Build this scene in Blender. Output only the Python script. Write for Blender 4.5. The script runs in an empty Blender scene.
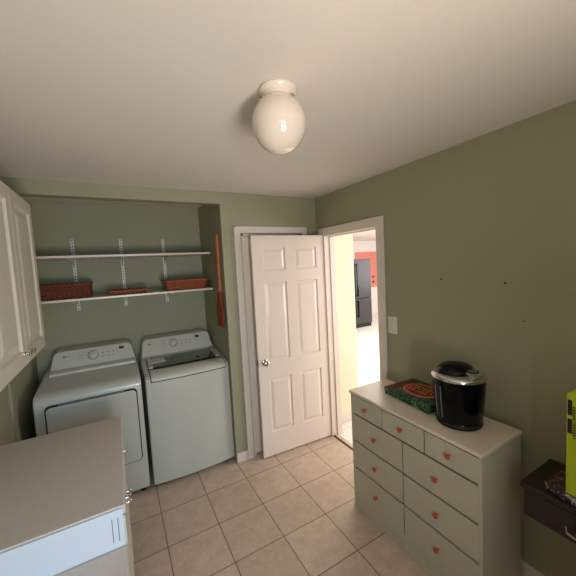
import bpy, math, random
from mathutils import Vector, Matrix
random.seed(7)
C = bpy.context.scene.collection
SC = bpy.context.scene

# ------------------------------------------------------------------ camera
YAW, PITCH, ROLL, FPX = -0.508, -0.074, -0.053, 308.67
fw = Vector((math.sin(-YAW)*math.cos(PITCH), math.cos(YAW)*math.cos(PITCH), math.sin(PITCH)))
rt = fw.cross(Vector((0, 0, 1))).normalized(); up = rt.cross(fw)
r2 = rt*math.cos(ROLL) + up*math.sin(ROLL); u2 = -rt*math.sin(ROLL) + up*math.cos(ROLL)
cd = bpy.data.cameras.new('camera'); cam = bpy.data.objects.new('camera', cd); C.objects.link(cam)
cd.sensor_width = 36; cd.lens = 36*FPX/576; cd.clip_start = 0.02
m = Matrix((r2, u2, -fw)).transposed().to_4x4(); m.translation = Vector((-1.831, -2.634, 1.782))
cam.matrix_world = m
SC.camera = cam

# ------------------------------------------------------------------ world, lights, exposure
w = bpy.data.worlds.new('world'); SC.world = w; w.use_nodes = True
w.node_tree.nodes['Background'].inputs[0].default_value = (0.75, 0.85, 1.0, 1)
w.node_tree.nodes['Background'].inputs[1].default_value = 0.3
SC.view_settings.view_transform = 'Standard'; SC.view_settings.look = 'None'
SC.view_settings.exposure = 0.0; SC.view_settings.gamma = 1; SC.view_settings.use_curve_mapping = False

def area(name, loc, target, sx, sy, power, col, spread=180):
    l = bpy.data.lights.new(name, 'AREA'); l.shape = 'RECTANGLE'; l.size = sx; l.size_y = sy
    l.energy = power; l.color = col; l.spread = math.radians(spread)
    o = bpy.data.objects.new(name, l); C.objects.link(o); o.location = loc
    o.rotation_euler = (Vector(target)-Vector(loc)).to_track_quat('-Z', 'Y').to_euler()
    return o
# daylight through the window of the near wall (sky comes down cool, garden bounce goes up warm)
area('window_skylight', (-1.75, -3.55, 1.55), (-1.95, 0.0, 0.0), 1.0, 1.2, 11, (0.30, 0.62, 1.0), 110)
area('window_garden_bounce', (-1.45, -3.50, 1.10), (-0.45, -1.5, 2.9), 0.7, 0.7, 44, (1.0, 0.93, 0.82), 150)
# daylight in the hall beyond the doorway, and added fill lights for the kitchen
area('hall_daylight', (2.2, -1.7, 1.5), (0.0, -0.2, 0.7), 1.2, 1.6, 52, (0.93, 0.95, 1.0))
area('kitchen_ceiling_fill', (3.0, 1.2, 2.40), (3.0, 1.3, 0), 3.0, 3.5, 180, (1.0, 0.95, 0.88))  # added panel under the ceiling that brightens the kitchen
area('kitchen_side_fill', (6.3, 1.5, 1.5), (3.0, 3.0, 1.0), 1.8, 1.4, 70, (0.95, 0.97, 1.0))  # added side fill, no window is built behind it

# ------------------------------------------------------------------ materials
def lin(c):
    return tuple(((x/255)/12.92 if x/255 <= 0.04045 else (((x/255)+0.055)/1.055)**2.4) for x in c) + (1,)
def mat(name, rgb, rough=0.5, metal=0.0, var=0.04, vscale=6.0, bump=0.0, bscale=200.0, spec=0.5, coat=0.0, stretch=None):
    m = bpy.data.materials.new(name); m.use_nodes = True; nt = m.node_tree; N = nt.nodes; L = nt.links
    b = N['Principled BSDF']; b.inputs['Roughness'].default_value = rough; b.inputs['Metallic'].default_value = metal
    b.inputs['Specular IOR Level'].default_value = spec; b.inputs['Coat Weight'].default_value = coat
    tc = N.new('ShaderNodeTexCoord'); mp = N.new('ShaderNodeMapping'); L.new(tc.outputs['Object'], mp.inputs[0])
    if stretch: mp.inputs['Scale'].default_value = stretch
    no = N.new('ShaderNodeTexNoise'); no.inputs['Scale'].default_value = vscale; no.inputs['Detail'].default_value = 5
    L.new(mp.outputs[0], no.inputs['Vector'])
    cr = N.new('ShaderNodeValToRGB'); c = lin(rgb)
    cr.color_ramp.elements[0].position = 0.3; cr.color_ramp.elements[1].position = 0.7
    cr.color_ramp.elements[0].color = tuple(x*(1-var) for x in c[:3]) + (1,)
    cr.color_ramp.elements[1].color = tuple(min(1, x*(1+var)) for x in c[:3]) + (1,)
    L.new(no.outputs[0], cr.inputs[0]); L.new(cr.outputs[0], b.inputs['Base Color'])
    if bump:
        n2 = N.new('ShaderNodeTexNoise'); n2.inputs['Scale'].default_value = bscale; n2.inputs['Detail'].default_value = 3
        L.new(mp.outputs[0], n2.inputs['Vector'])
        bp = N.new('ShaderNodeBump'); bp.inputs['Strength'].default_value = bump; bp.inputs['Distance'].default_value = 0.002
        L.new(n2.outputs[0], bp.inputs['Height']); L.new(bp.outputs[0], b.inputs['Normal'])
    return m
M = dict(
    green=mat('sage_green_wall_paint', (157, 154, 125), 0.6, var=0.02, vscale=1.5, bump=0.25, bscale=160),
    ceil=mat('ceiling_paint', (220, 211, 203), 0.8, var=0.015, vscale=1.2, bump=0.3, bscale=120),
    trim=mat('white_trim_paint', (228, 214, 200), 0.35, var=0.01, bump=0.05),
    cream=mat('cream_hall_paint', (240, 224, 192), 0.6, var=0.01, bump=0.1),
    kwall=mat('white_kitchen_paint', (238, 228, 222), 0.6, var=0.01),
    coral=mat('coral_paint', (226, 134, 118), 0.5, var=0.05, vscale=3),
    cab=mat('cabinet_thermofoil', (208, 199, 184), 0.3, var=0.01, bump=0.03),
    top=mat('laminate_top', (208, 194, 180), 0.45, var=0.03, vscale=90, bump=0.05),
    endp=mat('white_end_panel', (215, 218, 224), 0.35, var=0.01),
    appl=mat('appliance_enamel', (192, 190, 176), 0.25, var=0.01, coat=0.2),
    appl_p=mat('appliance_plastic', (192, 189, 174), 0.35, var=0.01),
    gap=mat('dark_gap', (22, 22, 20), 0.7),
    grey=mat('grey_ring', (120, 122, 118), 0.35, metal=0.3),
    display=mat('black_display', (14, 15, 16), 0.15),
    glass=mat('tinted_lid_glass', (70, 78, 70), 0.08, var=0.35, vscale=9, coat=0.5),
    chrome=mat('chrome', (215, 213, 210), 0.15, metal=1.0, var=0.01),
    nickel=mat('satin_nickel', (190, 180, 168), 0.25, metal=1.0, var=0.02),
    bronze=mat('dark_hinge_metal', (95, 84, 72), 0.4, metal=0.8),
    dress=mat('dresser_laminate', (190, 180, 156), 0.42, var=0.015, vscale=12, bump=0.05),
    dresst=mat('dresser_top_laminate', (224, 206, 184), 0.3, var=0.02, vscale=30, bump=0.04),
    wood=mat('reddish_wood_knob', (190, 72, 36), 0.35, var=0.2, vscale=60),
    brown=mat('dark_walnut', (36, 22, 16), 0.3, var=0.35, vscale=7, stretch=(8, 1, 8), coat=0.2),
    wick=mat('wicker', (128, 62, 38), 0.6, var=0.5, vscale=40, bump=0.9, bscale=90, stretch=(0.5, 0.5, 3)),
    wick2=mat('wicker_honey', (170, 92, 52), 0.6, var=0.45, vscale=40, bump=0.9, bscale=90, stretch=(0.5, 0.5, 3)),
    handle=mat('orange_wood_handle', (176, 104, 62), 0.5, var=0.25, vscale=14, stretch=(4, 4, 0.6)),
    straw=mat('red_brown_broom_straw', (150, 70, 36), 0.8, var=0.5, vscale=60, stretch=(4, 4, 0.2), bump=0.8, bscale=80),
    porc=mat('white_porcelain', (228, 212, 196), 0.25, var=0.01, coat=0.3),
    opal=mat('opal_glass', (226, 208, 192), 0.08, var=0.01, coat=1.0),
    black=mat('glossy_black_plastic', (4, 4, 5), 0.10, var=0.1, spec=0.25),
    rubber=mat('black_rubber', (16, 16, 16), 0.6),
    steel=mat('black_stainless', (70, 68, 68), 0.4, metal=0.5, var=0.1, vscale=3),
    boxg=None, red=mat('red_print', (200, 52, 44), 0.4, var=0.1), redd=mat('dark_red_print', (92, 18, 20), 0.4, var=0.1),
    pink=mat('pale_pink_print', (236, 160, 148), 0.4), gold=mat('gold_print', (196, 130, 48), 0.4, var=0.3, vscale=60),
    yel=mat('yellow_green_carton', (188, 198, 24), 0.4, var=0.03), yeld=mat('olive_carton_print', (150, 155, 30), 0.4, var=0.1),
    blk=mat('black_print', (16, 16, 14), 0.5), ivory=mat('ivory_plastic', (226, 216, 198), 0.35),
    thresh=mat('dark_threshold', (58, 44, 38), 0.5, var=0.2),
    leaf=mat('door_leaf_paint', (236, 218, 202), 0.3, var=0.01, bump=0.06, bscale=60, stretch=(2, 2, 0.2)),
)

def tile_mat(name, c1, c2, grout, w_, h_, off, mortar=0.0035, rough=0.35, bumpd=0.4):
    m = bpy.data.materials.new(name); m.use_nodes = True; nt = m.node_tree; N = nt.nodes; L = nt.links
    b = N['Principled BSDF']; b.inputs['Roughness'].default_value = rough
    tc = N.new('ShaderNodeTexCoord'); mp = N.new('ShaderNodeMapping'); mp.inputs['Location'].default_value = off
    L.new(tc.outputs['Object'], mp.inputs[0])
    br = N.new('ShaderNodeTexBrick'); br.offset = 0; br.squash = 1
    br.inputs['Scale'].default_value = 1; br.inputs['Brick Width'].default_value = w_; br.inputs['Row Height'].default_value = h_
    br.inputs['Mortar Size'].default_value = mortar; br.inputs['Mortar Smooth'].default_value = 0.2; br.inputs['Bias'].default_value = 0
    br.inputs['Color1'].default_value = (0.94, 0.94, 0.94, 1); br.inputs['Color2'].default_value = (1.05, 1.05, 1.05, 1)
    br.inputs['Mortar'].default_value = (1, 1, 1, 1)
    L.new(mp.outputs[0], br.inputs['Vector'])
    no = N.new('ShaderNodeTexNoise'); no.inputs['Scale'].default_value = 11; no.inputs['Detail'].default_value = 12; no.inputs['Roughness'].default_value = 0.8
    no.inputs['Distortion'].default_value = 0.3
    L.new(tc.outputs['Object'], no.inputs['Vector'])
    cr = N.new('ShaderNodeValToRGB'); cr.color_ramp.elements[0].position = 0.33; cr.color_ramp.elements[1].position = 0.66
    cr.color_ramp.elements[0].color = lin(c1); cr.color_ramp.elements[1].color = lin(c2); L.new(no.outputs[0], cr.inputs[0])
    mu = N.new('ShaderNodeMix'); mu.data_type = 'RGBA'; mu.blend_type = 'MULTIPLY'; mu.inputs[0].default_value = 1
    L.new(cr.outputs[0], mu.inputs[6]); L.new(br.outputs['Color'], mu.inputs[7])
    mx = N.new('ShaderNodeMix'); mx.data_type = 'RGBA'; L.new(br.outputs['Fac'], mx.inputs[0]); L.new(mu.outputs[2], mx.inputs[6])
    mx.inputs[7].default_value = lin(grout); L.new(mx.outputs[2], b.inputs['Base Color'])
    bp = N.new('ShaderNodeBump'); bp.inputs['Strength'].default_value = bumpd; bp.inputs['Distance'].default_value = 0.002; bp.invert = True
    L.new(br.outputs['Fac'], bp.inputs['Height']); L.new(bp.outputs[0], b.inputs['Normal'])
    return m
M['tile'] = tile_mat('beige_stone_tile', (182, 158, 136), (210, 187, 164), (116, 98, 82), 0.3375, 0.334, (0.3375*20-0.013, 0.334*20-0.093, 0))
M['ktile'] = tile_mat('pale_kitchen_tile', (222, 214, 206), (240, 234, 228), (186, 176, 168), 0.3375, 0.334, (0.1, 0.1, 0))

def slot_mat():
    m = bpy.data.materials.new('slotted_white_metal'); m.use_nodes = True; nt = m.node_tree; N = nt.nodes; L = nt.links
    b = N['Principled BSDF']; b.inputs['Roughness'].default_value = 0.4
    tc = N.new('ShaderNodeTexCoord'); sp = N.new('ShaderNodeSeparateXYZ'); L.new(tc.outputs['Object'], sp.inputs[0])
    a = N.new('ShaderNodeMath'); a.operation = 'PINGPONG'; a.inputs[1].default_value = 0.0135; L.new(sp.outputs['Z'], a.inputs[0])
    g = N.new('ShaderNodeMath'); g.operation = 'GREATER_THAN'; g.inputs[1].default_value = 0.0080; L.new(a.outputs[0], g.inputs[0])
    x = N.new('ShaderNodeMath'); x.operation = 'ABSOLUTE'; L.new(sp.outputs['X'], x.inputs[0])
    l = N.new('ShaderNodeMath'); l.operation = 'LESS_THAN'; l.inputs[1].default_value = 0.0045; L.new(x.outputs[0], l.inputs[0])
    k = N.new('ShaderNodeMath'); k.operation = 'MULTIPLY'; L.new(g.outputs[0], k.inputs[0]); L.new(l.outputs[0], k.inputs[1])
    mx = N.new('ShaderNodeMix'); mx.data_type = 'RGBA'; L.new(k.outputs[0], mx.inputs[0])
    mx.inputs[6].default_value = lin((225, 222, 210)); mx.inputs[7].default_value = lin((60, 62, 50)); L.new(mx.outputs[2], b.inputs['Base Color'])
    return m
M['slot'] = slot_mat()
def wave_mat(name, ca, cb, cc, scale, dist, rough=0.4, direction='DIAGONAL'):
    m = bpy.data.materials.new(name); m.use_nodes = True; nt = m.node_tree; N = nt.nodes; L = nt.links
    b = N['Principled BSDF']; b.inputs['Roughness'].default_value = rough
    tc = N.new('ShaderNodeTexCoord'); no = N.new('ShaderNodeTexNoise'); no.inputs['Scale'].default_value = scale; no.inputs['Detail'].default_value = 4
    no.inputs['Distortion'].default_value = dist; L.new(tc.outputs['Object'], no.inputs['Vector'])
    cr = N.new('ShaderNodeValToRGB'); e = cr.color_ramp.elements
    e[0].position = 0.42; e[0].color = lin(ca); e[1].position = 0.64; e[1].color = lin(cc)
    x = e.new(0.54); x.color = lin(cb)
    L.new(no.outputs[0], cr.inputs[0]); L.new(cr.outputs[0], b.inputs['Base Color'])
    return m
M['boxg'] = wave_mat('dark_green_print', (10, 34, 20), (34, 92, 58), (110, 150, 104), 26, 2.5)
M['mag'] = wave_mat('dark_red_print_lid', (40, 18, 14), (84, 40, 30), (170, 130, 120), 26, 3.0)
M['bw'] = wave_mat('black_and_silver_print', (12, 12, 14), (60, 62, 66), (210, 210, 215), 30, 2.0)

# ------------------------------------------------------------------ mesh helpers
def weave_mat(name, dark, light, pz=0.011, px=0.017):
    m = bpy.data.materials.new(name); m.use_nodes = True; nt = m.node_tree; N = nt.nodes; L = nt.links
    b = N['Principled BSDF']; b.inputs['Roughness'].default_value = 0.6
    tc = N.new('ShaderNodeTexCoord'); sp = N.new('ShaderNodeSeparateXYZ'); L.new(tc.outputs['Object'], sp.inputs[0])
    def sine(sock, period, ph=0):
        a = N.new('ShaderNodeMath'); a.operation = 'MULTIPLY_ADD'; a.inputs[1].default_value = 2*math.pi/period; a.inputs[2].default_value = ph; L.new(sock, a.inputs[0])
        c = N.new('ShaderNodeMath'); c.operation = 'SINE'; L.new(a.outputs[0], c.inputs[0]); return c.outputs[0]
    ad = N.new('ShaderNodeMath'); ad.operation = 'ADD'; L.new(sp.outputs['X'], ad.inputs[0]); L.new(sp.outputs['Y'], ad.inputs[1])
    mu = N.new('ShaderNodeMath'); mu.operation = 'MULTIPLY'; L.new(sine(sp.outputs['Z'], pz*2), mu.inputs[0]); L.new(sine(ad.outputs[0], px*2), mu.inputs[1])
    no = N.new('ShaderNodeTexNoise'); no.inputs['Scale'].default_value = 60; L.new(tc.outputs['Object'], no.inputs['Vector'])
    s2 = N.new('ShaderNodeMath'); s2.operation = 'MULTIPLY_ADD'; s2.inputs[1].default_value = 1.6; L.new(no.outputs[0], s2.inputs[0]); L.new(mu.outputs[0], s2.inputs[2])
    cr = N.new('ShaderNodeValToRGB'); cr.color_ramp.elements[0].position = 0.15; cr.color_ramp.elements[1].position = 0.95
    cr.color_ramp.elements[0].color = lin(dark); cr.color_ramp.elements[1].color = lin(light); L.new(s2.outputs[0], cr.inputs[0]); L.new(cr.outputs[0], b.inputs['Base Color'])
    return m
M['wick'] = weave_mat('dark_wicker_weave', (44, 22, 16), (136, 74, 50))
M['wick2'] = weave_mat('honey_wicker_weave', (70, 36, 22), (190, 112, 70))

class MB:
    def __init__(s): s.v = []; s.f = []
    def add(s, vs, fs):
        n = len(s.v); s.v += [tuple(v) for v in vs]; s.f += [tuple(i+n for i in f) for f in fs]; return s
    def box(s, a, b):
        x0, y0, z0 = a; x1, y1, z1 = b
        return s.add([(x0,y0,z0),(x1,y0,z0),(x1,y1,z0),(x0,y1,z0),(x0,y0,z1),(x1,y0,z1),(x1,y1,z1),(x0,y1,z1)],
                     [(0,3,2,1),(4,5,6,7),(0,1,5,4),(1,2,6,5),(2,3,7,6),(3,0,4,7)])
    def prism(s, poly, axis, a, b):
        # poly: 2D points; axis 'x': (y,z) ; 'y': (x,z) ; 'z': (x,y)
        n = len(poly)
        def P(p, t): return {'x': (t, p[0], p[1]), 'y': (p[0], t, p[1]), 'z': (p[0], p[1], t)}[axis]
        vs = [P(p, a) for p in poly] + [P(p, b) for p in poly]
        return s.add(vs, [tuple(range(n)), tuple(range(2*n-1, n-1, -1))] + [(i, (i+1) % n + n*0, (i+1) % n + n, i+n) for i in range(n)])
    def lathe(s, prof, c, axis='z', n=32, frame=None):
        # prof: (r, h) list along axis from c
        A = {'x': (Vector((0,1,0)), Vector((0,0,1)), Vector((1,0,0))), 'y': (Vector((0,0,1)), Vector((1,0,0)), Vector((0,1,0))),
             'z': (Vector((1,0,0)), Vector((0,1,0)), Vector((0,0,1)))}[axis] if frame is None else frame
        c = Vector(c); vs = []; fs = []
        for r, h in prof:
            for i in range(n):
                t = 2*math.pi*i/n
                vs.append(c + A[0]*(r*math.cos(t)) + A[1]*(r*math.sin(t)) + A[2]*h)
        for k in range(len(prof)-1):
            for i in range(n):
                j = (i+1) % n
                fs.append((k*n+i, k*n+j, (k+1)*n+j, (k+1)*n+i))
        fs.append(tuple(range(n-1, -1, -1))); fs.append(tuple((len(prof)-1)*n+i for i in range(n)))
        return s.add(vs, fs)
    def tube(s, pts, r, n=10):
        pts = [Vector(p) for p in pts]; rs = r if isinstance(r, (list, tuple)) else [r]*len(pts); vs = []; fs = []
        t0 = (pts[1]-pts[0]).normalized(); ref = Vector((0,0,1)) if abs(t0.z) < 0.9 else Vector((1,0,0))
        for k, p in enumerate(pts):
            t = (pts[min(k+1, len(pts)-1)] - pts[max(k-1, 0)]).normalized()
            a = t.cross(ref).normalized(); b = t.cross(a)
            for i in range(n):
                q = 2*math.pi*i/n; vs.append(p + (a*math.cos(q) + b*math.sin(q))*rs[k])
        for k in range(len(pts)-1):
            for i in range(n):
                j = (i+1) % n; fs.append((k*n+i, k*n+j, (k+1)*n+j, (k+1)*n+i))
        fs.append(tuple(range(n-1, -1, -1))); fs.append(tuple((len(pts)-1)*n+i for i in range(n)))
        return s.add(vs, fs)

def build(name, mb, m, root=None, parent=None, bevel=0.0, seg=2, smooth=False, label=None):
    """world-space vertices; stored relative to the root thing"""
    import bmesh
    me = bpy.data.meshes.new(name); off = Vector(root.location) if root else Vector((0, 0, 0))
    me.from_pydata([tuple(Vector(v)-off) for v in mb.v], [], mb.f)
    bm = bmesh.new(); bm.from_mesh(me); bmesh.ops.recalc_face_normals(bm, faces=bm.faces); bm.to_mesh(me); bm.free()
    me.materials.append(m); o = bpy.data.objects.new(name, me); C.objects.link(o)
    if root: o.parent = parent or root
    if smooth or bevel:
        for p in me.polygons: p.use_smooth = True
        if bevel:
            md = o.modifiers.new('bevel', 'BEVEL'); md.width = bevel; md.segments = seg; md.limit_method = 'ANGLE'; md.angle_limit = math.radians(40)
            md.harden_normals = True
        else:
            me.set_sharp_from_angle(angle=math.radians(40))
    if label: o['label'] = label
    return o
def thing(name, loc, label, cat, group=None):
    o = bpy.data.objects.new(name, None); C.objects.link(o); o.location = loc; o.empty_display_size = 0.1
    tag(o, label, cat, group); return o
def tag(o, label, cat, group=None, kind=None):
    o['label'] = label; o['category'] = cat
    if group: o['group'] = group
    if kind: o['kind'] = kind
    return o
def struct(name, mb, m, label, cat, bevel=0.0, smooth=False):
    o = build(name, mb, m, bevel=bevel, smooth=smooth); return tag(o, label, cat, kind='structure')
def recenter(o, p):
    """put a single-mesh thing's origin at p"""
    p = Vector(p); o.data.transform(Matrix.Translation(-p)); o.location = p; return o
def copy_tree(o, parent=None):
    c = o.copy(); C.objects.link(c)
    if parent: c.parent = parent
    for ch in o.children: copy_tree(ch, c)
    return c

def panel_face(mb, w_, h_, t, panels, d=0.009, ch=0.012, flat=0.008):
    """slab 0..w x, 0..h z, front at y=0, back at y=t, with raised-and-fielded panels (x0,z0,x1,z1)"""
    xs = sorted(set([0, w_] + [p[0] for p in panels] + [p[2] for p in panels]))
    zs = sorted(set([0, h_] + [p[1] for p in panels] + [p[3] for p in panels]))
    def inside(x, z): return any(p[0] < x < p[2] and p[1] < z < p[3] for p in panels)
    for i in range(len(xs)-1):
        for j in range(len(zs)-1):
            a, b, c, e = xs[i], xs[i+1], zs[j], zs[j+1]
            if not inside((a+b)/2, (c+e)/2): mb.add([(a,0,c),(b,0,c),(b,0,e),(a,0,e)], [(0,1,2,3)])
    for x0, z0, x1, z1 in panels:
        rings = [(0, 0), (ch*0.5, d), (ch*0.5+flat, d), (ch*1.5+flat+0.012, d*0.15)]
        vs = []
        for ins, dep in rings: vs += [(x0+ins,dep,z0+ins),(x1-ins,dep,z0+ins),(x1-ins,dep,z1-ins),(x0+ins,dep,z1-ins)]
        fs = [(k*4+i, k*4+(i+1) % 4, (k+1)*4+(i+1) % 4, (k+1)*4+i) for k in range(3) for i in range(4)] + [(12,13,14,15)]
        mb.add(vs, fs)
    mb.add([(0,0,0),(w_,0,0),(w_,0,h_),(0,0,h_),(0,t,0),(w_,t,0),(w_,t,h_),(0,t,h_)], [(4,7,6,5),(0,4,5,1),(1,5,6,2),(2,6,7,3),(3,7,4,0)])
    return mb
def mapped(mb, f):
    r = MB(); r.v = [f(*v) for v in mb.v]; r.f = list(mb.f); return r

# ------------------------------------------------------------------ setting
H = 2.44
XL, YN, NB = -2.5, -3.7, 0.77
b = MB().box((XL-.1, YN-.1, -.1), (0.06, 0.0, 0)).box((-2.5, 0, -.1), (0.06, 0.9, 0))
struct('floor', b, M['tile'], 'beige stone tile floor of the laundry room', 'floor')
struct('floor', MB().box((0.06, -2.8, -.1), (8.2, 5.1, -.001)), M['ktile'], 'pale tile floor of the hall and kitchen beyond the doorway', 'floor')
struct('ceiling', MB().box((XL-.1, YN-.1, H), (0.115, 0.9, H+.1)), M['ceil'], 'warm white ceiling of the laundry room', 'ceiling')
struct('ceiling', MB().box((0.115, -2.8, H), (8.2, 5.1, H+.1)), M['kwall'], 'white ceiling of the hall and kitchen', 'ceiling')
# back wall (front face y=0) : stub left of the alcove, header, right part with the closet door opening
CX0, CX1, CZ = -0.818, -0.196, 2.082
b = MB().box((XL-.1, 0, 0), (-2.488, .1, H)).box((-2.488, 0, 2.340), (-.994, .1, H)).box((-.994, 0, 0), (CX0, .1, H))
b.box((CX0, 0, CZ), (CX1, .1, H)).box((CX1, 0, 0), (0, .1, H))
struct('wall_back', b, M['green'], 'sage green back wall with the laundry alcove and closet door opening', 'wall')
struct('wall_alcove_back', MB().box((-2.6, NB, 0), (-.9, NB+.1, H)), M['green'], 'sage green rear wall of the laundry alcove behind the shelves', 'wall')
struct('wall_alcove_right', MB().box((-.994, .1, 0), (-.9, NB, H)), M['green'], 'sage green right side wall of the alcove with the broom on it', 'wall')
struct('wall_alcove_left', MB().box((-2.6, .1, 0), (-2.488, NB, H)), M['green'], 'sage green left side wall of the alcove beside the dryer', 'wall')
struct('wall_closet', MB().box((-.9, .5, 0), (0, .55, H)), M['green'], 'closet wall hidden behind the closet door', 'wall')
# right wall with the doorway
DY0, DY1, DZ = -0.838, -0.145, 2.045
b = MB().box((0, YN-.1, 0), (.115, DY0-.012, H)).box((0, DY0-.012, DZ+.012), (.115, DY1+.012, H)).box((0, DY1+.012, 0), (.115, .5, H))
struct('wall_right', b, M['green'], 'sage green right wall with the open doorway', 'wall')
struct('wall_left', MB().box((XL-.1, YN, 0), (XL, 0, H)), M['green'], 'sage green left wall behind the white cabinets', 'wall')
# near wall with window opening
WX0, WX1, WZ0, WZ1 = -2.3, -1.2, .9, 2.1
b = MB().box((XL, YN-.1, 0), (WX0, YN, H)).box((WX1, YN-.1, 0), (0, YN, H)).box((WX0, YN-.1, 0), (WX1, YN, WZ0)).box((WX0, YN-.1, WZ1), (WX1, YN, H))
struct('wall_near', b, M['green'], 'sage green wall behind the camera with a window', 'wall')
struct('shade_block', MB().box((-1.28, YN+.001, 0), (-.001, -2.95, 1.45)), M['green'], 'sage green half-height block beyond the side table, unseen, added to shade that corner', 'wall')  # unseen block added to keep light off the dresser end and side table
b = MB().box((WX0, YN-.08, WZ0), (WX0+.04, YN-.02, WZ1)).box((WX1-.04, YN-.08, WZ0), (WX1, YN-.02, WZ1)).box((WX0, YN-.08, WZ0), (WX1, YN-.02, WZ0+.04))
b.box((WX0, YN-.08, WZ1-.04), (WX1, YN-.02, WZ1)).box((WX0, YN-.075, 1.48), (WX1, YN-.025, 1.52))
struct('window_1', b, M['trim'], 'white sash window in the wall behind the camera', 'window')
# hall and kitchen walls
struct('wall_hall', MB().box((.115, .01, 0), (.492, .11, H)).box((.39, .11, 0), (.492, 3.0, H)), M['cream'], 'cream hall wall seen through the doorway', 'wall')
struct('wall_kitchen_far', MB().box((.39, 5.0, 0), (8.2, 5.1, H)), M['kwall'], 'white far kitchen wall behind the refrigerator', 'wall')
struct('wall_kitchen_right', MB().box((8.1, -2.8, 0), (8.2, 5.0, H)), M['kwall'], 'white right kitchen wall out of view', 'wall')
struct('wall_kitchen_left', MB().box((.39, 3.0, 0), (.492, 5.0, H)), M['cream'], 'cream kitchen wall continuing from the hall wall', 'wall')
struct('wall_kitchen_near', MB().box((.115, -2.9, 0), (8.2, -2.8, H)), M['kwall'], 'white kitchen wall on the near side out of view', 'wall')
# trim
def casing_x(x0, x1, z, wd, y, t):      # casing on a y=const wall, outer sizes
    b = MB()
    for a, c in ((x0, x0+wd), (x1-wd, x1)): b.box((a, y-t, 0), (c, y, z))
    b.box((x0+wd, y-t, z-wd), (x1-wd, y, z)); return b
b = casing_x(-.888, -.127, 2.148, .06, 0, .016); b.box((-.888, -.023, 0), (-.872, -.015, 2.148)).box((-.143, -.023, 0), (-.127, -.015, 2.148)).box((-.888, -.023, 2.132), (-.127, -.015, 2.148))
struct('trim_1', b, M['trim'], 'white moulded casing around the closet door', 'door casing', bevel=.003)
b = MB().box((-.016, -.908, 0), (0, DY0+.004, 2.122)).box((-.016, DY1-.004, 0), (0, -.058, 2.122)).box((-.016, DY0+.004, DZ+.002), (0, DY1-.004, 2.122))
b.box((-.024, -.908, 0), (-.015, -.892, 2.122)).box((-.024, -.892, 2.106), (-.015, -.058, 2.122))
struct('trim_2', b, M['trim'], 'white moulded casing around the open doorway in the right wall', 'door casing', bevel=.003)
b = MB().box((-.001, DY0-.012, 0), (.116, DY0, DZ)).box((-.001, DY1, 0), (.116, DY1+.012, DZ)).box((-.001, DY0-.012, DZ), (.116, DY1+.012, DZ+.012))
b.box((.05, DY0, 0), (.062, DY0+.010, DZ)).box((.05, DY1-.010, 0), (.062, DY1, DZ)).box((.05, DY0, DZ-.010), (.062, DY1, DZ))
b.box((.115, DY0-.07, 0), (.13, DY0+.0, DZ+.07)).box((.115, DY0, DZ), (.13, DY1, DZ+.07))
struct('trim_3', b, M['trim'], 'white jamb lining of the open doorway', 'door jamb')
b = MB().box((CX0-.001, .0, 0), (CX0+.016, .1, CZ)).box((CX1-.016, 0, 0), (CX1+.001, .1, CZ)).box((CX0, 0, CZ-.016), (CX1, .1, CZ+.001))
struct('trim_4', b, M['trim'], 'white jamb lining of the closet door', 'door jamb')
struct('trim_5', MB().box((-.004, DY0, .0005), (.016, DY1, .006)), M['thresh'], 'thin dark threshold strip across the doorway floor', 'threshold', bevel=.001)
def bboard(name, a, bb, label): 
    struct(name, MB().box(a, bb), M['trim'], label, 'baseboard', bevel=.004)
bboard('baseboard_back', (-.995, -.014, 0), (-.888, 0, .088), 'short white baseboard between the washer and the closet casing')
bboard('baseboard_right', (-.014, YN, 0), (0, -.908, .095), 'white baseboard along the right wall behind the dresser')
bboard('baseboard_left', (XL, YN, 0), (XL+.014, -2.57, .095), 'white baseboard along the left wall')
bboard('baseboard_hall', (.13, -.004, 0), (.505, .01, .10), 'white baseboard along the cream hall wall')

# ------------------------------------------------------------------ doors
def knob(mb_list, c, axis_vec, r=.026, proj=.06):
    a = Vector(axis_vec).normalized(); s = a.orthogonal().normalized(); t = a.cross(s)
    return MB().lathe([(r*1.15, 0), (r*1.15, .005), (r*.95, .009), (r*.42, .012), (r*.42, proj*.5), (r*.8, proj*.58), (r, proj*.75), (r*.92, proj*.9), (r*.5, proj), (.002, proj+.001)], c, frame=(s, t, a), n=24)
LW, LH = 0.762, 2.045
cols = [(.098, .326), (.430, .662)]; rows = [(.222, .732), (.895, 1.62), (1.73, 1.935)]
pan = [(c0, r0, c1, r1) for c0, c1 in cols for r0, r1 in rows]
d1 = build('door_1', panel_face(MB(), LW, LH, .035, pan), M['leaf'])
tag(d1, 'open white six-panel door with round knob standing in front of the closet', 'door', kind='structure')
ang = math.atan2(-.123+.088, .762)           # free edge nearer the back wall
d1.location = (-.766, -.100, .012); d1.rotation_euler = (0, 0, ang)
def child(name, mb, m, p, bevel=0, smooth=True, label=None):
    o = build(name, mb, m, bevel=bevel, smooth=smooth, label=label); o.parent = p; return o
child('knob', knob(None, (.062, 0, .895), (0, -1, 0)), M['nickel'], d1, label='round metal knob')
child('latch_plate', MB().box((-.0015, .006, .865), (.001, .029, .925)), M['bronze'], d1)
for z in (.30, 1.03, 1.80):
    child('hinge', MB().tube([(LW+.002, -.005, z), (LW+.002, -.005, z+.09)], .0055).box((LW-.001, -.004, z+.003), (LW+.0008, .030, z+.087)), M['bronze'], d1)
d2w = CX1-CX0-.038
s = d2w/LW
pan2 = [(c0*s, r0, c1*s, r1) for c0, c1 in cols for r0, r1 in rows]
d2 = build('door_2', panel_face(MB(), d2w, 2.05, .035, pan2), M['leaf'])
tag(d2, 'closed white closet door in the back wall, mostly hidden behind the open door', 'door', kind='structure')
d2.location = (CX0+.019, .022, .012)
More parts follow.
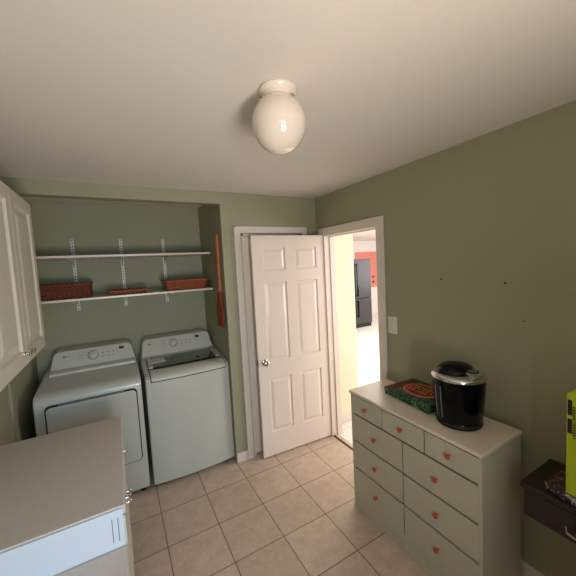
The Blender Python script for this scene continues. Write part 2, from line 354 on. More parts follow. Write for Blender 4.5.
for z in (.26, 1.02, 1.80):
    child('hinge', MB().tube([(-.002, -.006, z), (-.002, -.006, z+.085)], .006).box((-.001, -.004, z), (.001, .02, z+.085)), M['bronze'], d2)

# ------------------------------------------------------------------ ceiling light
LX, LY = -1.243, -1.578
cl = thing('ceiling_light', (LX, LY, H), 'white glass globe ceiling light on a round porcelain holder', 'ceiling light')
build('holder', MB().lathe([(.066, 0), (.071, -.005), (.069, -.013), (.061, -.020), (.059, -.044), (.063, -.052), (.0655, -.058), (.063, -.062), (.057, -.062)], (LX, LY, H), n=48), M['porc'], cl, smooth=True)
zc, R0 = 2.314, .1025
prof = []
for i in range(3, 33):
    t = math.pi*i/32
    if R0*math.sin(t) < .060 and i < 16: continue
    prof.append((max(R0*math.sin(t), .001), (zc-H)+R0*1.05*math.cos(t)))
prof = [(.054, -.040)] + prof
gl = build('globe', MB().lathe(prof, (LX, LY, H), n=64), M['opal'], cl, smooth=True)
for k in range(3):
    a = math.radians(-75 + 125*k); dx, dy = math.cos(a), math.sin(a)
    build('screw', MB().lathe([(.003, 0), (.003, .010), (.0065, .011), (.0065, .018), (.002, .020)], (LX+dx*.060, LY+dy*.060, H-.052), frame=(Vector((-dy, dx, 0)), Vector((0, 0, 1)), Vector((dx, dy, 0))), n=12), M['nickel'], cl, smooth=True)

# ------------------------------------------------------------------ shelves, standards, baskets, broom
SH = thing
for z, lab in ((1.94, 'upper white shelf above the washer and dryer, empty'), (1.592, 'lower white shelf above the washer and dryer, holding wicker baskets')):
    o = build('wall_shelf', MB().box((-2.476, .36, z-.009), (-1.006, .752, z+.009)), M['leaf'], bevel=.003)
    recenter(o, (-1.74, .36, z)); tag(o, lab, 'shelf', 'white shelves in the alcove')
stands = [(-2.143, 'leftmost of the three white slotted shelf standards on the alcove wall'), (-1.757, 'middle one of the three white slotted shelf standards on the alcove wall'), (-1.376, 'rightmost of the three white slotted shelf standards on the alcove wall')]
proto = None
def standard():
    r = thing('shelf_standard', (0, NB, 1.47), '', 'shelf bracket', 'slotted shelf standards in the alcove')
    build('rail', MB().box((-.0125, NB-.012, 1.47), (.0125, NB, 2.115)), M['slot'], r)
    for z in (1.94, 1.592):
        b = MB().prism([(NB-.012, z-.010), (.40, z-.010), (.40, z-.018), (NB-.10, z-.045), (NB-.012, z-.075)], 'x', -.004, .004)
        build('bracket', b, M['ivory'], r, bevel=.001)
    return r
for i, (x, lab) in enumerate(stands):
    o = standard() if i == 0 else copy_tree(proto)
    if i == 0: proto = o
    o.location.x = x; o['label'] = lab
def basket(x0, x1, y0, y1, z, h, m, label, flare=.015, lid=False):
    cx, cy = (x0+x1)/2, (y0+y1)/2
    r = thing('wicker_basket', (cx, cy, z), label, 'basket', 'wicker baskets on the lower shelf')
    b = MB(); n = max(2, int(h/.017)); 
    def rect(e): return [(x0+e, y0+e), (x1-e, y0+e), (x1-e, y1-e), (x0+e, y1-e)]
    def rrect(e, rad=.03, k=6):
        pts = []
        for (px, py), a0 in zip([(x1-e-rad, y1-e-rad), (x0+e+rad, y1-e-rad), (x0+e+rad, y0+e+rad), (x1-e-rad, y0+e+rad)], (0, 90, 180, 270)):
            for j in range(k+1):
                a = math.radians(a0+90*j/k); pts.append((px+rad*math.cos(a), py+rad*math.sin(a)))
        return pts
    # woven rows: stacked rounded loops, each a bulging strand ring
    rings = []
    for i in range(n):
        zz = z + h*i/n; e = flare*(1-i/n)
        for dz, o in ((0, .007), (.25, .001), (.5, -.001), (.75, .001), (1, .007)):
            rings.append((zz + h/n*dz, e+o))
    inner = [(z+h, flare*0+.010), (z+.008, flare+.010)]
    vs = []; K = None
    for zz, e in rings + inner:
        p = rrect(e); K = len(p); vs += [(q[0], q[1], zz) for q in p]
    fs = []; R_ = len(rings)+2
    for a in range(R_-1):
        for i in range(K): j = (i+1) % K; fs.append((a*K+i, a*K+j, (a+1)*K+j, (a+1)*K+i))
    fs.append(tuple(range(K-1, -1, -1))); fs.append(tuple((R_-1)*K+i for i in range(K)))
    b.add(vs, fs); build('body', b, m, r, smooth=True)
    # rim : braided
    p = rrect(-.001); rim = MB()
    pts = [(q[0], q[1], z+h+.002+.002*math.sin(i*2.1)) for i, q in enumerate(p)]; pts.append(pts[0])
    rim.tube(pts, .007, 8); build('rim', rim, m, r, smooth=True)
    if lid:
        q = rrect(.004); build('lid', MB().prism([(a, c) for a, c in q], 'z', z+h*.9, z+h+.004), m, r, bevel=.004)
    return r
basket(-2.40, -2.015, .43, .70, 1.6015, .115, M['wick'], 'dark reddish wicker box at the left end of the lower shelf', flare=.002, lid=True)
basket(-1.90, -1.575, .42, .68, 1.6015, .030, M['wick2'], 'low flat wicker tray in the middle of the lower shelf', flare=.02)
basket(-1.43, -1.03, .41, .70, 1.6015, .088, M['wick2'], 'oblong honey-brown wicker basket at the right end of the lower shelf', flare=.015)

br = thing('whisk_broom', (-1.012, .085, 1.26), 'wooden-handled red-brown straw broom hanging on the alcove side wall', 'broom')
b = MB().tube([(-1.016, .075, 2.09), (-1.016, .076, 2.06), (-1.016, .08, 1.80), (-1.016, .085, 1.56)], [.013, .018, .017, .019], 14)
build('handle', b, M['handle'], br, smooth=True)
b = MB()
# straw bundle: flattened fan
vs = []; fs = []; n = 20
for k in range(9):
    t = k/8; z = 1.60-.34*t; wd = .020+.058*math.sin(min(1, t*1.1)*math.pi*.55)*1.35; th = .015-.003*t; yc = .092+.02*t
    for i in range(n):
        a = 2*math.pi*i/n; vs.append((-1.020+th*math.sin(a)*.95, yc+wd*math.cos(a), z + (0.006*math.sin(i*7.3) if k == 8 else 0)))
for k in range(8):
    for i in range(n): j = (i+1) % n; fs.append((k*n+i, k*n+j, (k+1)*n+j, (k+1)*n+i))
fs.append(tuple(range(n))); fs.append(tuple(8*n+i for i in range(n)))
b.add(vs, fs); build('straw', b, M['straw'], br, smooth=True)
build('binding', MB().tube([(-1.021, .086, 1.565), (-1.021, .086, 1.545)], [.0215, .0215], 18), M['redd'], br, smooth=True)
for z in (1.84, 1.70): build('ring', MB().tube([(-1.016, .081, z), (-1.016, .081, z-.006)], [.0186, .0186], 16), M['redd'], br, smooth=True)

# ------------------------------------------------------------------ washer and dryer
def text_mesh(name, body, size, m, root, parent, loc, rot):
    cu = bpy.data.curves.new(name, 'FONT'); cu.body = body; cu.size = size; cu.extrude = .0004; cu.align_x = 'CENTER'; cu.align_y = 'CENTER'
    t = bpy.data.objects.new(name+'_tmp', cu); C.objects.link(t)
    dg = bpy.context.evaluated_depsgraph_get(); me = bpy.data.meshes.new_from_object(t.evaluated_get(dg))
    bpy.data.objects.remove(t); me.materials.clear(); me.materials.append(m)
    o = bpy.data.objects.new(name, me); C.objects.link(o); o.parent = parent
    o.location = Vector(loc)-Vector(root.location); o.rotation_euler = rot; return o
def rounded_xz(x0, x1, pts_left, pts_right): pass
def console(root, x0, x1, yb, yf0, yf1, z0, z1, rc=.05):
    """rounded-top console; outline in x-z, lower face leaning back"""
    out = [(x0-.02, z0)]
    for j in range(8):
        a = math.radians(180-90*j/7); out.append((x0+rc+rc*math.cos(a), z1-rc+rc*math.sin(a)))
    for j in range(8):
        a = math.radians(90-90*j/7); out.append((x1-rc+rc*math.cos(a), z1-rc+rc*math.sin(a)))
    out.append((x1+.02, z0))
    n = len(out); f = lambda z: yf0+(yf1-yf0)*(z-z0)/(z1-z0)
    b = MB(); b.add([(x, f(z), z) for x, z in out] + [(x, yb, z) for x, z in out],
        [tuple(range(n)), tuple(range(2*n-1, n-1, -1))] + [(i, (i+1) % n, (i+1) % n+n, i+n) for i in range(n)])
    return build('console', b, M['appl_p'], root, bevel=.008, seg=3), f
def on_console(root, con, f, tilt, cx, zc_dial, xd, xl):
    a = Vector((0, -math.cos(tilt), math.sin(tilt))); s = Vector((1, 0, 0)); t = a.cross(s)
    y = f(zc_dial)
    build('dial', MB().lathe([(.036, 0), (.036, .004), (.031, .005), (.029, .018), (.024, .021), (.001, .021)], (cx, y, zc_dial), frame=(s, t, a), n=32), M['appl_p'], root, con, smooth=True)
    build('dial_ring', MB().lathe([(.041, 0), (.041, .0028), (.036, .003)], (cx, y, zc_dial), frame=(s, t, a), n=32), M['grey'], root, con, smooth=True)
    def plate(name, x0, x1, z0, z1, m, e=.0018):
        b = MB(); P = lambda x, z, d: tuple(Vector((x, f(z), z)) + a*d)
        b.add([P(x0,z0,0),P(x1,z0,0),P(x1,z1,0),P(x0,z1,0),P(x0,z0,e),P(x1,z0,e),P(x1,z1,e),P(x0,z1,e)], [(0,3,2,1),(4,5,6,7),(0,1,5,4),(1,2,6,5),(2,3,7,6),(3,0,4,7)])
        return build(name, b, m, root, con)
    plate('display', xd-.024, xd+.014, zc_dial+.016, zc_dial+.036, M['display'])
    for i in range(3):
        for j in range(2):
            x = cx+.075+i*.04; z = zc_dial-.022+j*.028
            if abs(x-xd) > .04 or z < zc_dial: plate('button', x-.009, x+.009, z-.003, z+.003, M['grey'], .002)
    for i in range(3): plate('indicator', cx-.115+i*.004, cx-.055-i*.006, zc_dial+.025-i*.02, zc_dial+.028-i*.02, M['grey'], .0008)
    rot = (math.pi/2-tilt, 0, 0)
    p = Vector((xl+.024, f(zc_dial+.016), zc_dial+.016)) + a*.001
    text_mesh('logo_letters', 'LG', .016, M['gap'], root, con, p, rot)
    p = Vector((xl, f(zc_dial+.016), zc_dial+.016))
    build('logo_disc', MB().lathe([(.010, 0), (.010, .0015), (.001, .0016)], p, frame=(s, t, a), n=20), M['grey'], root, con, smooth=True)

FY = .052
# dryer
DX0, DX1 = -2.402, -1.718
dr = thing('dryer', ((DX0+DX1)/2, FY, 0), 'white front-loading dryer with a console dial, left of the washer', 'dryer')
b = MB().prism([(FY, .04), (FY, .897), (FY+.006, .925), (FY+.03, .948), (FY+.08, .960), (.42, .985), (.50, 1.0), (.735, 1.0), (.735, .04)], 'x', DX0, DX1)
build('body', b, M['appl'], dr, bevel=.014, seg=3)
for x in (DX0+.05, DX1-.05):
    for y in (FY+.06, .68): build('foot', MB().tube([(x, y, 0), (x, y, .045)], .02, 12), M['rubber'], dr)
con, f = console(dr, DX0+.06, DX1-.025, .735, .49, .56, .995, 1.152)
build('console_ledge', MB().prism([(.425, .982), (.428, 1.002), (.445, 1.012), (.50, 1.018), (.52, .99)], 'x', DX0+.045, DX1-.012), M['appl_p'], dr, bevel=.005)
on_console(dr, con, f, math.atan2(.07, .157), -2.053, 1.090, -1.827, -2.262)
def rrect2(x0, x1, z0, z1, r, k=6, rl=None):
    pts = []
    for (px, pz), a0 in zip([(x1-r, z1-r), (x0+r, z1-r), (x0+r, z0+r), (x1-r, z0+r)], (0, 90, 180, 270)):
        for j in range(k+1):
            a = math.radians(a0+90*j/k); pts.append((px+r*math.cos(a), pz+r*math.sin(a)))
    return pts
build('door_gap_shade', MB().prism(rrect2(-2.340, -1.752, .285, .882, .035), 'y', FY-.0015, FY+.001), M['gap'], dr)  # near-black plate, the shade of the gap round the door put into colour
dd = build('door', MB().prism(rrect2(-2.332, -1.760, .293, .868, .030), 'y', FY-.014, FY-.001), M['appl'], dr, bevel=.006, seg=3)
build('door_grip', MB().prism(rrect2(-2.26, -1.84, .871, .880, .004), 'y', FY-.006, FY-.001), M['grey'], dr, dd)
build('vent_line', MB().box((DX0+.12, .30, .962), (DX0+.121, .301, .963)), M['appl'], dr)
# washer
WX, WY = -1.690, -.996
wa = thing('washing_machine', ((WX+WY)/2, FY, 0), 'white top-loading washing machine with a glass lid, right of the dryer', 'washing machine')
FY = .022
Z = .030
_prism = MB.prism
def bow_prism(s, poly, axis, a, b):
    if axis != 'x': return _prism(s, poly, axis, a, b)
    n = len(poly); K = 16; vs = []; fs = []; xc, hw = (WX+WY)/2, (WY-WX)/2
    for k in range(K+1):
        x = a+(b-a)*k/K; d = .024*((x-xc)/hw)**2
        vs += [(x, y+d*max(0, min(1, 1-(y-FY)/.35)), z) for y, z in poly]
    for k in range(K): fs += [(k*n+i, k*n+(i+1) % n, (k+1)*n+(i+1) % n, (k+1)*n+i) for i in range(n)]
    return s.add(vs, fs+[tuple(range(n)), tuple(range(K*n+n-1, K*n-1, -1))])
MB.prism = bow_prism   # the washer's front bulges gently in plan
b = MB().prism([(FY, .033), (FY, .862+Z), (FY+.006, .892+Z), (FY+.03, .908+Z), (FY+.08, .920+Z), (.46, .952+Z), (.50, .965+Z), (.735, .965+Z), (.735, .033)], 'x', WX, WY)
build('body', b, M['appl'], wa, bevel=.014, seg=3)
for x in (WX+.05, WY-.05):
    for y in (FY+.10, .68): build('foot', MB().tube([(x, y, 0), (x, y, .038)], .02, 12), M['rubber'], wa)
con, f = console(wa, WX+.03, WY-.035, .735, .49, .56, .975, 1.148, rc=.045)
on_console(wa, con, f, math.atan2(.07, .173), -1.385, 1.085, -1.15, -1.60)
lx0, lx1 = WX+.045, WY-.035
build('lid_gap', MB().prism([(FY-.0015, .864+Z), (FY-.0015, .875+Z), (FY+.004, .894+Z), (FY+.03, .910+Z), (FY+.08, .923+Z), (.465, .956+Z), (.465, .945+Z), (FY+.08, .91+Z), (FY+.01, .88+Z), (FY+.01, .864+Z)], 'x', lx0-.006, lx1+.006), M['gap'], wa)
lid = build('lid', MB().prism([(FY-.008, .872+Z), (FY-.008, .880+Z), (FY-.001, .900+Z), (FY+.03, .920+Z), (FY+.10, .934+Z), (FY+.13, .934+Z), (FY+.14, .928+Z), (.455, .957+Z), (.455, .960+Z), (.46, .966+Z), (.465, .956+Z), (FY+.03, .910+Z), (FY+.003, .885+Z), (FY+.003, .872+Z)], 'x', lx0, lx1), M['appl_p'], wa, bevel=.003)
b = MB().prism([(.205, .934+Z), (.205, .937+Z), (.45, .9615+Z), (.45, .957+Z)], 'x', lx0+.035, lx1-.035)
build('glass_panel', b, M['glass'], wa, lid, bevel=.001)
for x in (lx0, lx1-.034): build('side_frame', MB().prism([(.195, .931+Z), (.195, .943+Z), (.455, .970+Z), (.455, .957+Z)], 'x', x, x+.034), M['appl_p'], wa, lid, bevel=.003)
build('pale_lid_block', MB().prism([(.30, .946+Z), (.30, .955+Z), (.40, .966+Z), (.40, .955+Z)], 'x', lx0+.03, lx0+.15), M['appl_p'], wa, lid, bevel=.003)  # pale raised block over the left part of the glass
MB.prism = _prism

# ------------------------------------------------------------------ left cabinets
def panel_part(name, m, root, parent, y0, z0, y1, z1, x_face, panels, t=.019, **k):
    """vertical panel on a plane x = x_face facing +x ; width along y"""
    w_, h_ = y1-y0, z1-z0
    mb = mapped(panel_face(MB(), w_, h_, t, panels, **k), lambda a, d, c: (x_face-d, y1-a, z0+c))
    return build(name, mb, m, root, parent, bevel=.0)
def small_knob(root, parent, c, axis=(1, 0, 0), r=.014, m=None, proj=.026):
    a = Vector(axis).normalized(); s = a.orthogonal().normalized(); t = a.cross(s)
    return build('knob', MB().lathe([(r*.75, 0), (r*.75, .002), (r*.4, .004), (r*.38, proj*.45), (r*.85, proj*.6), (r, proj*.78), (r*.8, proj*.93), (.001, proj)], c, frame=(s, t, a), n=20), m or M['chrome'], root, parent, smooth=True)
uc = thing('wall_cabinet', (-2.36, -.915, 1.405), 'white two-door wall cabinet mounted on the left wall above the counter', 'cabinet')
build('carcass', MB().box((XL+.001, -1.28, 1.405), (-2.222, -.47, 2.185)), M['cab'], uc, bevel=.001)
for y0, y1, ky in ((-.872, -.472, -.843), (-1.278, -.878, -.912)):
    w_ = y1-y0
    d = panel_part('door', M['cab'], uc, uc, y0, 1.407, y1, 2.183, -2.2, [(.055, .06, w_-.055, .776-.06)], d=.010, ch=.02, flat=.006)
    small_knob(uc, d, (-2.2, ky, 1.456))
bc = thing('base_cabinet', (-2.18, -.90, 0), 'white base cabinet with two drawers and two doors under the counter at left', 'cabinet')
build('carcass', MB().box((XL+.002, -1.33, .10), (-1.892, -.50, .862)), M['endp'], bc)
build('toe_kick', MB().box((XL+.002, -1.31, 0), (-1.95, -.51, .10)), M['gap'], bc)
for y0, y1, ky in ((-.912, -.505, -.87), (-1.325, -.918, -.955)):
    w_ = y1-y0
    d = panel_part('door', M['cab'], bc, bc, y0, .11, y1, .70, -1.872, [(.055, .055, w_-.055, .59-.055)])
    small_knob(bc, d, (-1.872, ky, .655))
    d = panel_part('drawer', M['cab'], bc, bc, y0, .708, y1, .855, -1.872, [])
    small_knob(bc, d, (-1.872, (y0+y1)/2, .79))
# grooves on the end panel
build('end_panel', MB().box((XL+.002, -1.3395, .10), (-1.878, -1.3302, .897)), M['endp'], bc, bevel=.001)
b = MB().box((-1.8985, -1.3400, .775), (-1.8955, -1.339, .868)).box((-1.918, -1.3400, .775), (-1.915, -1.339, .868))
build('end_groove', b, M['grey'], bc)
ct = build('countertop', MB().box((XL+.001, -1.330, .864), (-1.868, -.478, .902)), M['top'], bevel=.006, seg=3)
recenter(ct, (-2.18, -.9, .864)); tag(ct, 'cream laminate countertop on the base cabinet at left', 'countertop')
lc = thing('low_cabinet', (-2.18, -1.9, 0), 'lower white cabinet in the left foreground, in front of the blue-lit cabinet end', 'cabinet')
build('carcass', MB().box((XL+.002, -2.55, 0), (-1.892, -1.345, .725)), M['endp'], lc)
build('top', MB().box((XL+.001, -2.56, .727), (-1.872, -1.342, .752)), M['top'], lc, bevel=.006, seg=3)
panel_part('door', M['cab'], lc, lc, -1.80, .04, -1.355, .71, -1.872, [(.055, .055, .39, .615)])
panel_part('door', M['cab'], lc, lc, -2.25, .04, -1.806, .71, -1.872, [(.055, .055, .39, .615)])

# ------------------------------------------------------------------ dresser
XD, DL, DR, ZD = -.429, -.948, -1.863, .866
ds = thing('dresser', ((XD-.02)/2, (DL+DR)/2, 0), 'cream dresser with nine drawers and small red wooden knobs by the right wall', 'dresser')
XF = XD+.005      # carcass front
build('carcass', MB().box((XF+.018, DR+.006, .06), (-.070, DL-.006, .845)), M['dress'], ds)
build('side_panel', MB().box((XF, DR+.002, 0), (-.068, DR+.02, .846)), M['dress'], ds, bevel=.001)
build('side_panel', MB().box((XF, DL-.02, 0), (-.068, DL-.001, .846)), M['dress'], ds, bevel=.001)
build('plinth', MB().box((XF+.004, DR+.02, 0), (XF+.020, DL-.02, .100)).box((XF-.004, DR+.02, .0), (XF+.004, DL-.02, .045)), M['dress'], ds, bevel=.002)
build('top', MB().box((XD-.006, DR-.004, .847), (-.065, DL+.004, ZD)), M['dresst'], ds, bevel=.003)
build('shadow_gap', MB().box((XF+.008, DR+.01, .08), (XF+.0182, DL-.01, .846)), M['gap'], ds)
def drawer(y0, y1, z0, z1):
    g = .0042
    d = build('drawer', MB().box((XD+.002, y0+g, z0+g), (XF+.012, y1-g, z1-g)), M['dress'], ds, bevel=.0022)
    yc, zc_ = (y0+y1)/2, (z0+z1)/2+.002; a = Vector((-1, 0, 0)); s = Vector((0, 1, 0)); t = Vector((0, 0, 1))
    x0 = XD+.002
    build('knob', MB().lathe([(.007, 0), (.006, .009), (.012, .013), (.0145, .018), (.012, .023), (.001, .0245)], (x0, yc, zc_), frame=(s, t, a), n=20), M['wood'], ds, d)
    return d
ys = [DR+.012, -1.553, -1.245, DL-.012]
for i in range(3): drawer(ys[i], ys[i+1], .704, .842)
for y0, y1 in ((DR+.012, -1.402), (-1.402, DL-.012)):
    for z0, z1 in ((.504, .700), (.304, .500), (.104, .300)): drawer(y0, y1, z0, z1)

# things on the dresser
cb = thing('gift_box', (-.14, -1.28, ZD), 'flat dark green box with a red oval label on the dresser beside the coffee maker', 'box')
Z0, Z1 = ZD+.0008, .914
bx = build('box_base', MB().box((-.285, -1.500, Z0), (-.012, -1.142, Z1-.004)), M['boxg'], cb, bevel=.002)
build('lid', MB().box((-.288, -1.503, Z1-.022), (-.009, -1.139, Z1)), M['boxg'], cb, bevel=.002)
def disc(cx, cy, rx, ry, z0, z1, n=48):
    return MB().prism([(cx+rx*math.cos(2*math.pi*i/n), cy+ry*math.sin(2*math.pi*i/n)) for i in range(n)], 'z', z0, z1)
build('corner_band', MB().prism([(-.286, -1.141), (-.286, -1.20), (-.10, -1.215), (-.02, -1.141)], 'z', Z1-.001, Z1+.0006), M['redd'], cb)
ov = build('oval_label', disc(-.135, -1.318, .098, .118, Z1-.001, Z1+.0010), M['pink'], cb)
build('oval_ring', disc(-.135, -1.318, .092, .112, Z1, Z1+.0016), M['red'], cb, ov)
build('oval_field', disc(-.135, -1.318, .074, .092, Z1, Z1+.0022), M['redd'], cb, ov)
b = MB()
for i, (xx, l) in enumerate(((-.100, .085), (-.135, .10), (-.170, .08))):
    for j in range(6):
        yy = -1.315 + l*(j-2.5)/3.2; hh = .010+.006*((i*3+j*5) % 3)
        b.prism([(xx-hh, yy-.009), (xx+hh*.6, yy-.007), (xx+hh, yy+.004), (xx-hh*.3, yy+.010)], 'z', Z1+.001, Z1+.003)
build('gold_ornament', b, M['gold'], cb, ov)
cb.rotation_euler = (0, 0, math.radians(-4))

kx, ky, kz = -.230, -1.63, ZD
cm = thing('coffee_maker', (kx, ky, kz), 'round glossy black pod coffee maker with a chrome collar, on the dresser', 'coffee maker')
build('body', MB().lathe([(.108, .0008), (.114, .004), (.1155, .012), (.1155, .030), (.1145, .032), (.1175, .045), (.127, .16), (.132, .24), (.133, .262)], (kx, ky, kz), n=64), M['black'], cm, smooth=True)
build('base_ring', MB().lathe([(.1157, .012), (.1162, .016), (.1162, .024), (.1157, .028)], (kx, ky, kz), n=64), M['rubber'], cm, smooth=True)
# collar tilted toward the front (front = -x,-y)
fr = Vector((-.62, -.785, 0)); nz = (Vector((0, 0, 1)) + fr*.02).normalized(); sx_ = nz.cross(fr).normalized(); sy_ = nz.cross(sx_)
top = Vector((kx, ky, kz+.268))
col = build('collar', MB().lathe([(.131, -.008), (.1365, -.005), (.137, .002), (.131, .012), (.112, .020), (.09, .022)], top, frame=(sx_, sy_, nz), n=64), M['chrome'], cm, smooth=True)
# dome lid, black, pointed lens outline across the back-left part of the top
n = 40; b = MB(); vs = []; fs = []; right = fr.cross(Vector((0, 0, 1))).normalized()
L_ = 5
view_r = Vector((.97, -.24, 0)); view_f = Vector((.24, .97, 0))   # long and short axis of the lens-shaped lid
for k in range(L_+1):
    t = k/L_; s_ = math.cos(t*math.pi/2*.98)
    for i in range(n):
        a = 2*math.pi*i/n; ca, sa = math.cos(a), math.sin(a)
        px = .112*ca; py = .095*sa*abs(sa)**.30
        p = Vector((kx, ky, 0)) + view_r*(px*s_-.004) + view_f*(py*s_+.016)
        vs.append((p.x, p.y, kz+.280+.054*math.sin(t*math.pi/2)))
for k in range(L_):
    for i in range(n): j = (i+1) % n; fs.append((k*n+i, k*n+j, (k+1)*n+j, (k+1)*n+i))
fs.append(tuple(range(n-1, -1, -1))); fs.append(tuple(L_*n+i for i in range(n)))
b.add(vs, fs); build('lid', b, M['black'], cm, smooth=True)
# control badge: kite-shaped chrome plate with oval display
view_r = Vector((.53, -.85, 0)); view_f = Vector((.85, .53, 0))
pc = Vector((kx-.010, ky-.082, kz+.290))
def onp(a, c, d): return tuple(pc + view_r*a + view_f*c + Vector((0, 0, d + c*.12)))
kite = [(-.052, .024), (-.020, .050), (.034, .044), (.058, .012), (.036, -.030), (.006, -.066), (-.024, -.026)]
b = MB(); nk = len(kite); b.add([onp(a, c, 0) for a, c in kite]+[onp(a, c, .014) for a, c in kite], [tuple(range(nk)), tuple(range(2*nk-1, nk-1, -1))]+[(i, (i+1) % nk, (i+1) % nk+nk, i+nk) for i in range(nk)])
cp = build('control_panel', b, M['chrome'], cm, bevel=.004)
el = [(.033*math.cos(2*math.pi*i/28), .008+.022*math.sin(2*math.pi*i/28)) for i in range(28)]
b = MB(); b.add([onp(a, c, .0135) for a, c in el]+[onp(a, c, .0165) for a, c in el], [tuple(range(28)), tuple(range(55, 27, -1))]+[(i, (i+1) % 28, (i+1) % 28+28, i+28) for i in range(28)])
build('display', b, M['display'], cm, cp)
b = MB()
for a in (-.018, -.004, .012): b.add([onp(a, .0, .0164), onp(a+.009, .0, .0164), onp(a+.006, .014, .0164), onp(a-.002, .014, .0164), onp(a, .0, .018), onp(a+.009, .0, .018), onp(a+.006, .014, .018), onp(a-.002, .014, .018)], [(0,3,2,1),(4,5,6,7),(0,1,5,4),(1,2,6,5),(2,3,7,6),(3,0,4,7)])
build('buttons', b, M['chrome'], cm, cp)
# grey strips standing in for the vertical highlights on the left flank
for a in (153, 171):
    t = math.radians(a); p0 = Vector((kx, ky, kz)) 
    b = MB().tube([tuple(p0+Vector((math.cos(t)*r, math.sin(t)*r, z))) for r, z in ((.1170, .05), (.1262, .15), (.1305, .225))], .003, 8)
    build('highlight_strip', b, M['grey'], cm, smooth=True)

# ------------------------------------------------------------------ side table and cartons at right
TX, TY0, TY1, TZ = -.318, -2.85, -1.965, .757
tb = thing('side_table', (-.17, -2.4, 0), 'dark brown wooden side table at the right edge, beyond the dresser', 'table')
build('tabletop', MB().box((TX, TY0, TZ-.025), (-.018, TY1, TZ)), M['brown'], tb, bevel=.005)
build('apron', MB().box((TX+.012, TY0+.02, .603), (-.03, TY1-.012, TZ-.025)), M['brown'], tb, bevel=.002)
dw = build('drawer', MB().box((TX+.006, TY0+.28, .615), (TX+.014, TY1-.09, TZ-.03)), M['brown'], tb, bevel=.003)
b = MB().tube([(TX+.004, -2.13, .66), (TX-.018, -2.14, .65), (TX-.022, -2.205, .642), (TX-.018, -2.27, .65), (TX+.004, -2.28, .66)], .005, 8)
build('pull', b, M['nickel'], tb, dw, smooth=True)
for x in (TX+.035, -.055):
    for y in (TY0+.06, -2.32): build('leg', MB().box((x-.02, y-.02, 0), (x+.02, y+.02, .603)), M['brown'], tb, bevel=.003)
gb = thing('board_game_box', (-.20, -2.20, TZ), 'flat dark red box with black and silver sides under the yellow carton', 'box')
build('box_base', MB().box((-.304, -2.42, TZ+.0008), (-.055, -2.058, TZ+.034)), M['bw'], gb, bevel=.002)
build('lid', MB().box((-.306, -2.422, TZ+.0345), (-.053, -2.056, TZ+.043)), M['mag'], gb, bevel=.002)
gb.rotation_euler = (0, 0, math.radians(-6))
YZ = TZ+.0435
yb = thing('carton', (-.22, -2.25, YZ), 'tall yellow-green carton with black printed blocks, standing on the flat box', 'carton')
yx, yy1, yy0, yh = -.313, -2.129, -2.40, .415
build('box_body', MB().box((yx, yy0, YZ), (-.15, yy1, YZ+yh)), M['yel'], yb, bevel=.002)
build('closure_flap', MB().box((yx+.002, yy0+.002, YZ+yh), (-.152, yy1-.002, YZ+yh+.002)), M['yel'], yb)
b = MB().box((yx-.0008, -2.147, YZ+.330), (yx, -2.133, YZ+.392)).box((yx-.0008, -2.147, YZ+.255), (yx, -2.133, YZ+.315))
b.box((yx-.0008, -2.30, YZ+.29), (yx, -2.16, YZ+.32))
for i in range(6): b.box((yx-.0008, -2.158, YZ+.238+i*.011), (yx, -2.150, YZ+.243+i*.011))
for i in range(5): b.box((yx-.0008, -2.156, YZ+.318+i*.011), (yx, -2.149, YZ+.324+i*.011))
build('printing', b, M['blk'], yb)
build('colour_band', MB().box((yx-.0005, yy0+.01, YZ+.25), (yx, -2.147, YZ+.36)), M['yeld'], yb)
yb.rotation_euler = (0, 0, math.radians(-4))

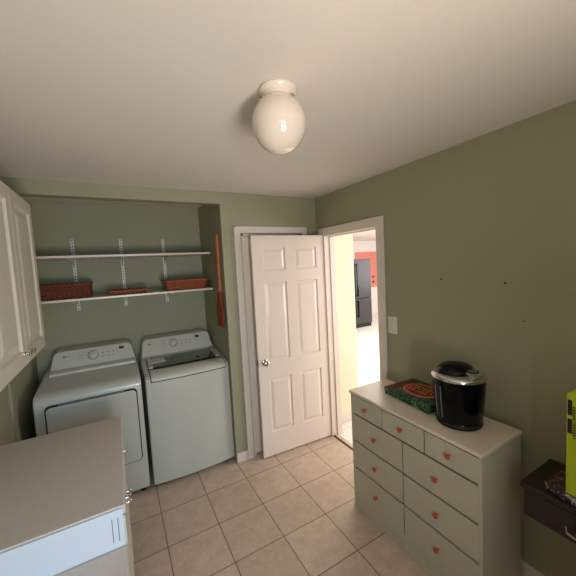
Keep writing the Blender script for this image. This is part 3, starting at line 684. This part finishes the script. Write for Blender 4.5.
# ------------------------------------------------------------------ switch and nails on the right wall
sw = thing('light_switch', (0, -.972, 1.28), 'white light switch plate on the right wall beside the doorway', 'light switch')
build('plate', MB().box((-.007, -1.016, 1.214), (0, -.930, 1.345)), M['ivory'], sw, bevel=.004)
build('rocker', MB().box((-.010, -.990, 1.243), (-.006, -.956, 1.316)), M['ivory'], sw, bevel=.002)
for z in (1.230, 1.329): build('screw', MB().lathe([(.0035, 0), (.0035, .0015), (.001, .002)], (-.007, -.973, z), frame=(Vector((0,1,0)), Vector((0,0,1)), Vector((-1,0,0))), n=10), M['nickel'], sw)
for y, z, r, lab in ((-1.387, 1.640, .0045, 'small dark nail in the right wall, nearer the doorway'), (-1.760, 1.624, .0058, 'small dark nail in the right wall, further from the doorway'),
                     (-1.849, 1.428, .0028, 'faint small nail lower on the right wall above the coffee maker')):
    o = build('nail', MB().lathe([(r*.5, 0), (r*.5, .010), (r, .011), (r, .014), (.001, .0145)], (0, y, z), frame=(Vector((0,1,0)), Vector((0,0,1)), Vector((-1,0,0))), n=12), M['gap'], smooth=True)
    recenter(o, (0, y, z)); tag(o, lab, 'nail', 'nails in the right wall')

# ------------------------------------------------------------------ kitchen beyond
fg = thing('refrigerator', (3.85, 3.95, 0), 'black stainless refrigerator in the kitchen seen through the doorway', 'refrigerator')
build('cabinet', MB().box((3.40, 3.66, .04), (4.25, 4.35, 1.84)), M['black'], fg, bevel=.01)
for z0, z1 in ((.10, .78), (.79, 1.84)): build('door', MB().box((3.41, 3.60, z0), (4.24, 3.66, z1)), M['steel'], fg, bevel=.012)
build('kick_plate', MB().box((3.42, 3.63, 0), (4.23, 3.66, .09)), M['rubber'], fg)
for z0, z1 in ((.30, .74), (.86, 1.72)): build('handle', MB().box((3.70, 3.54, z0), (3.74, 3.565, z1)).box((3.705, 3.56, z0), (3.735, 3.605, z0+.04)).box((3.705, 3.56, z1-.04), (3.735, 3.605, z1)), M['black'], fg, bevel=.004)
kp = thing('wall_panel', (5.4, 5.0, .9), 'coral red panel on the far kitchen wall behind the refrigerator', 'wall panel')
build('panel', MB().box((4.9, 4.985, .90), (5.88, 5.0, 2.08)), M['coral'], kp)
build('frame', MB().box((4.86, 4.975, .86), (5.93, 5.0, .90)).box((4.86, 4.975, 2.08), (5.93, 5.0, 2.12)).box((5.88, 4.975, .90), (5.93, 5.0, 2.08)).box((4.86, 4.975, .90), (4.90, 5.0, 2.08)), M['kwall'], kp)
for z in (1.05, 1.22): build('hook', MB().box((5.66, 4.97, z), (5.72, 4.985, z+.06)), M['blk'], kp)
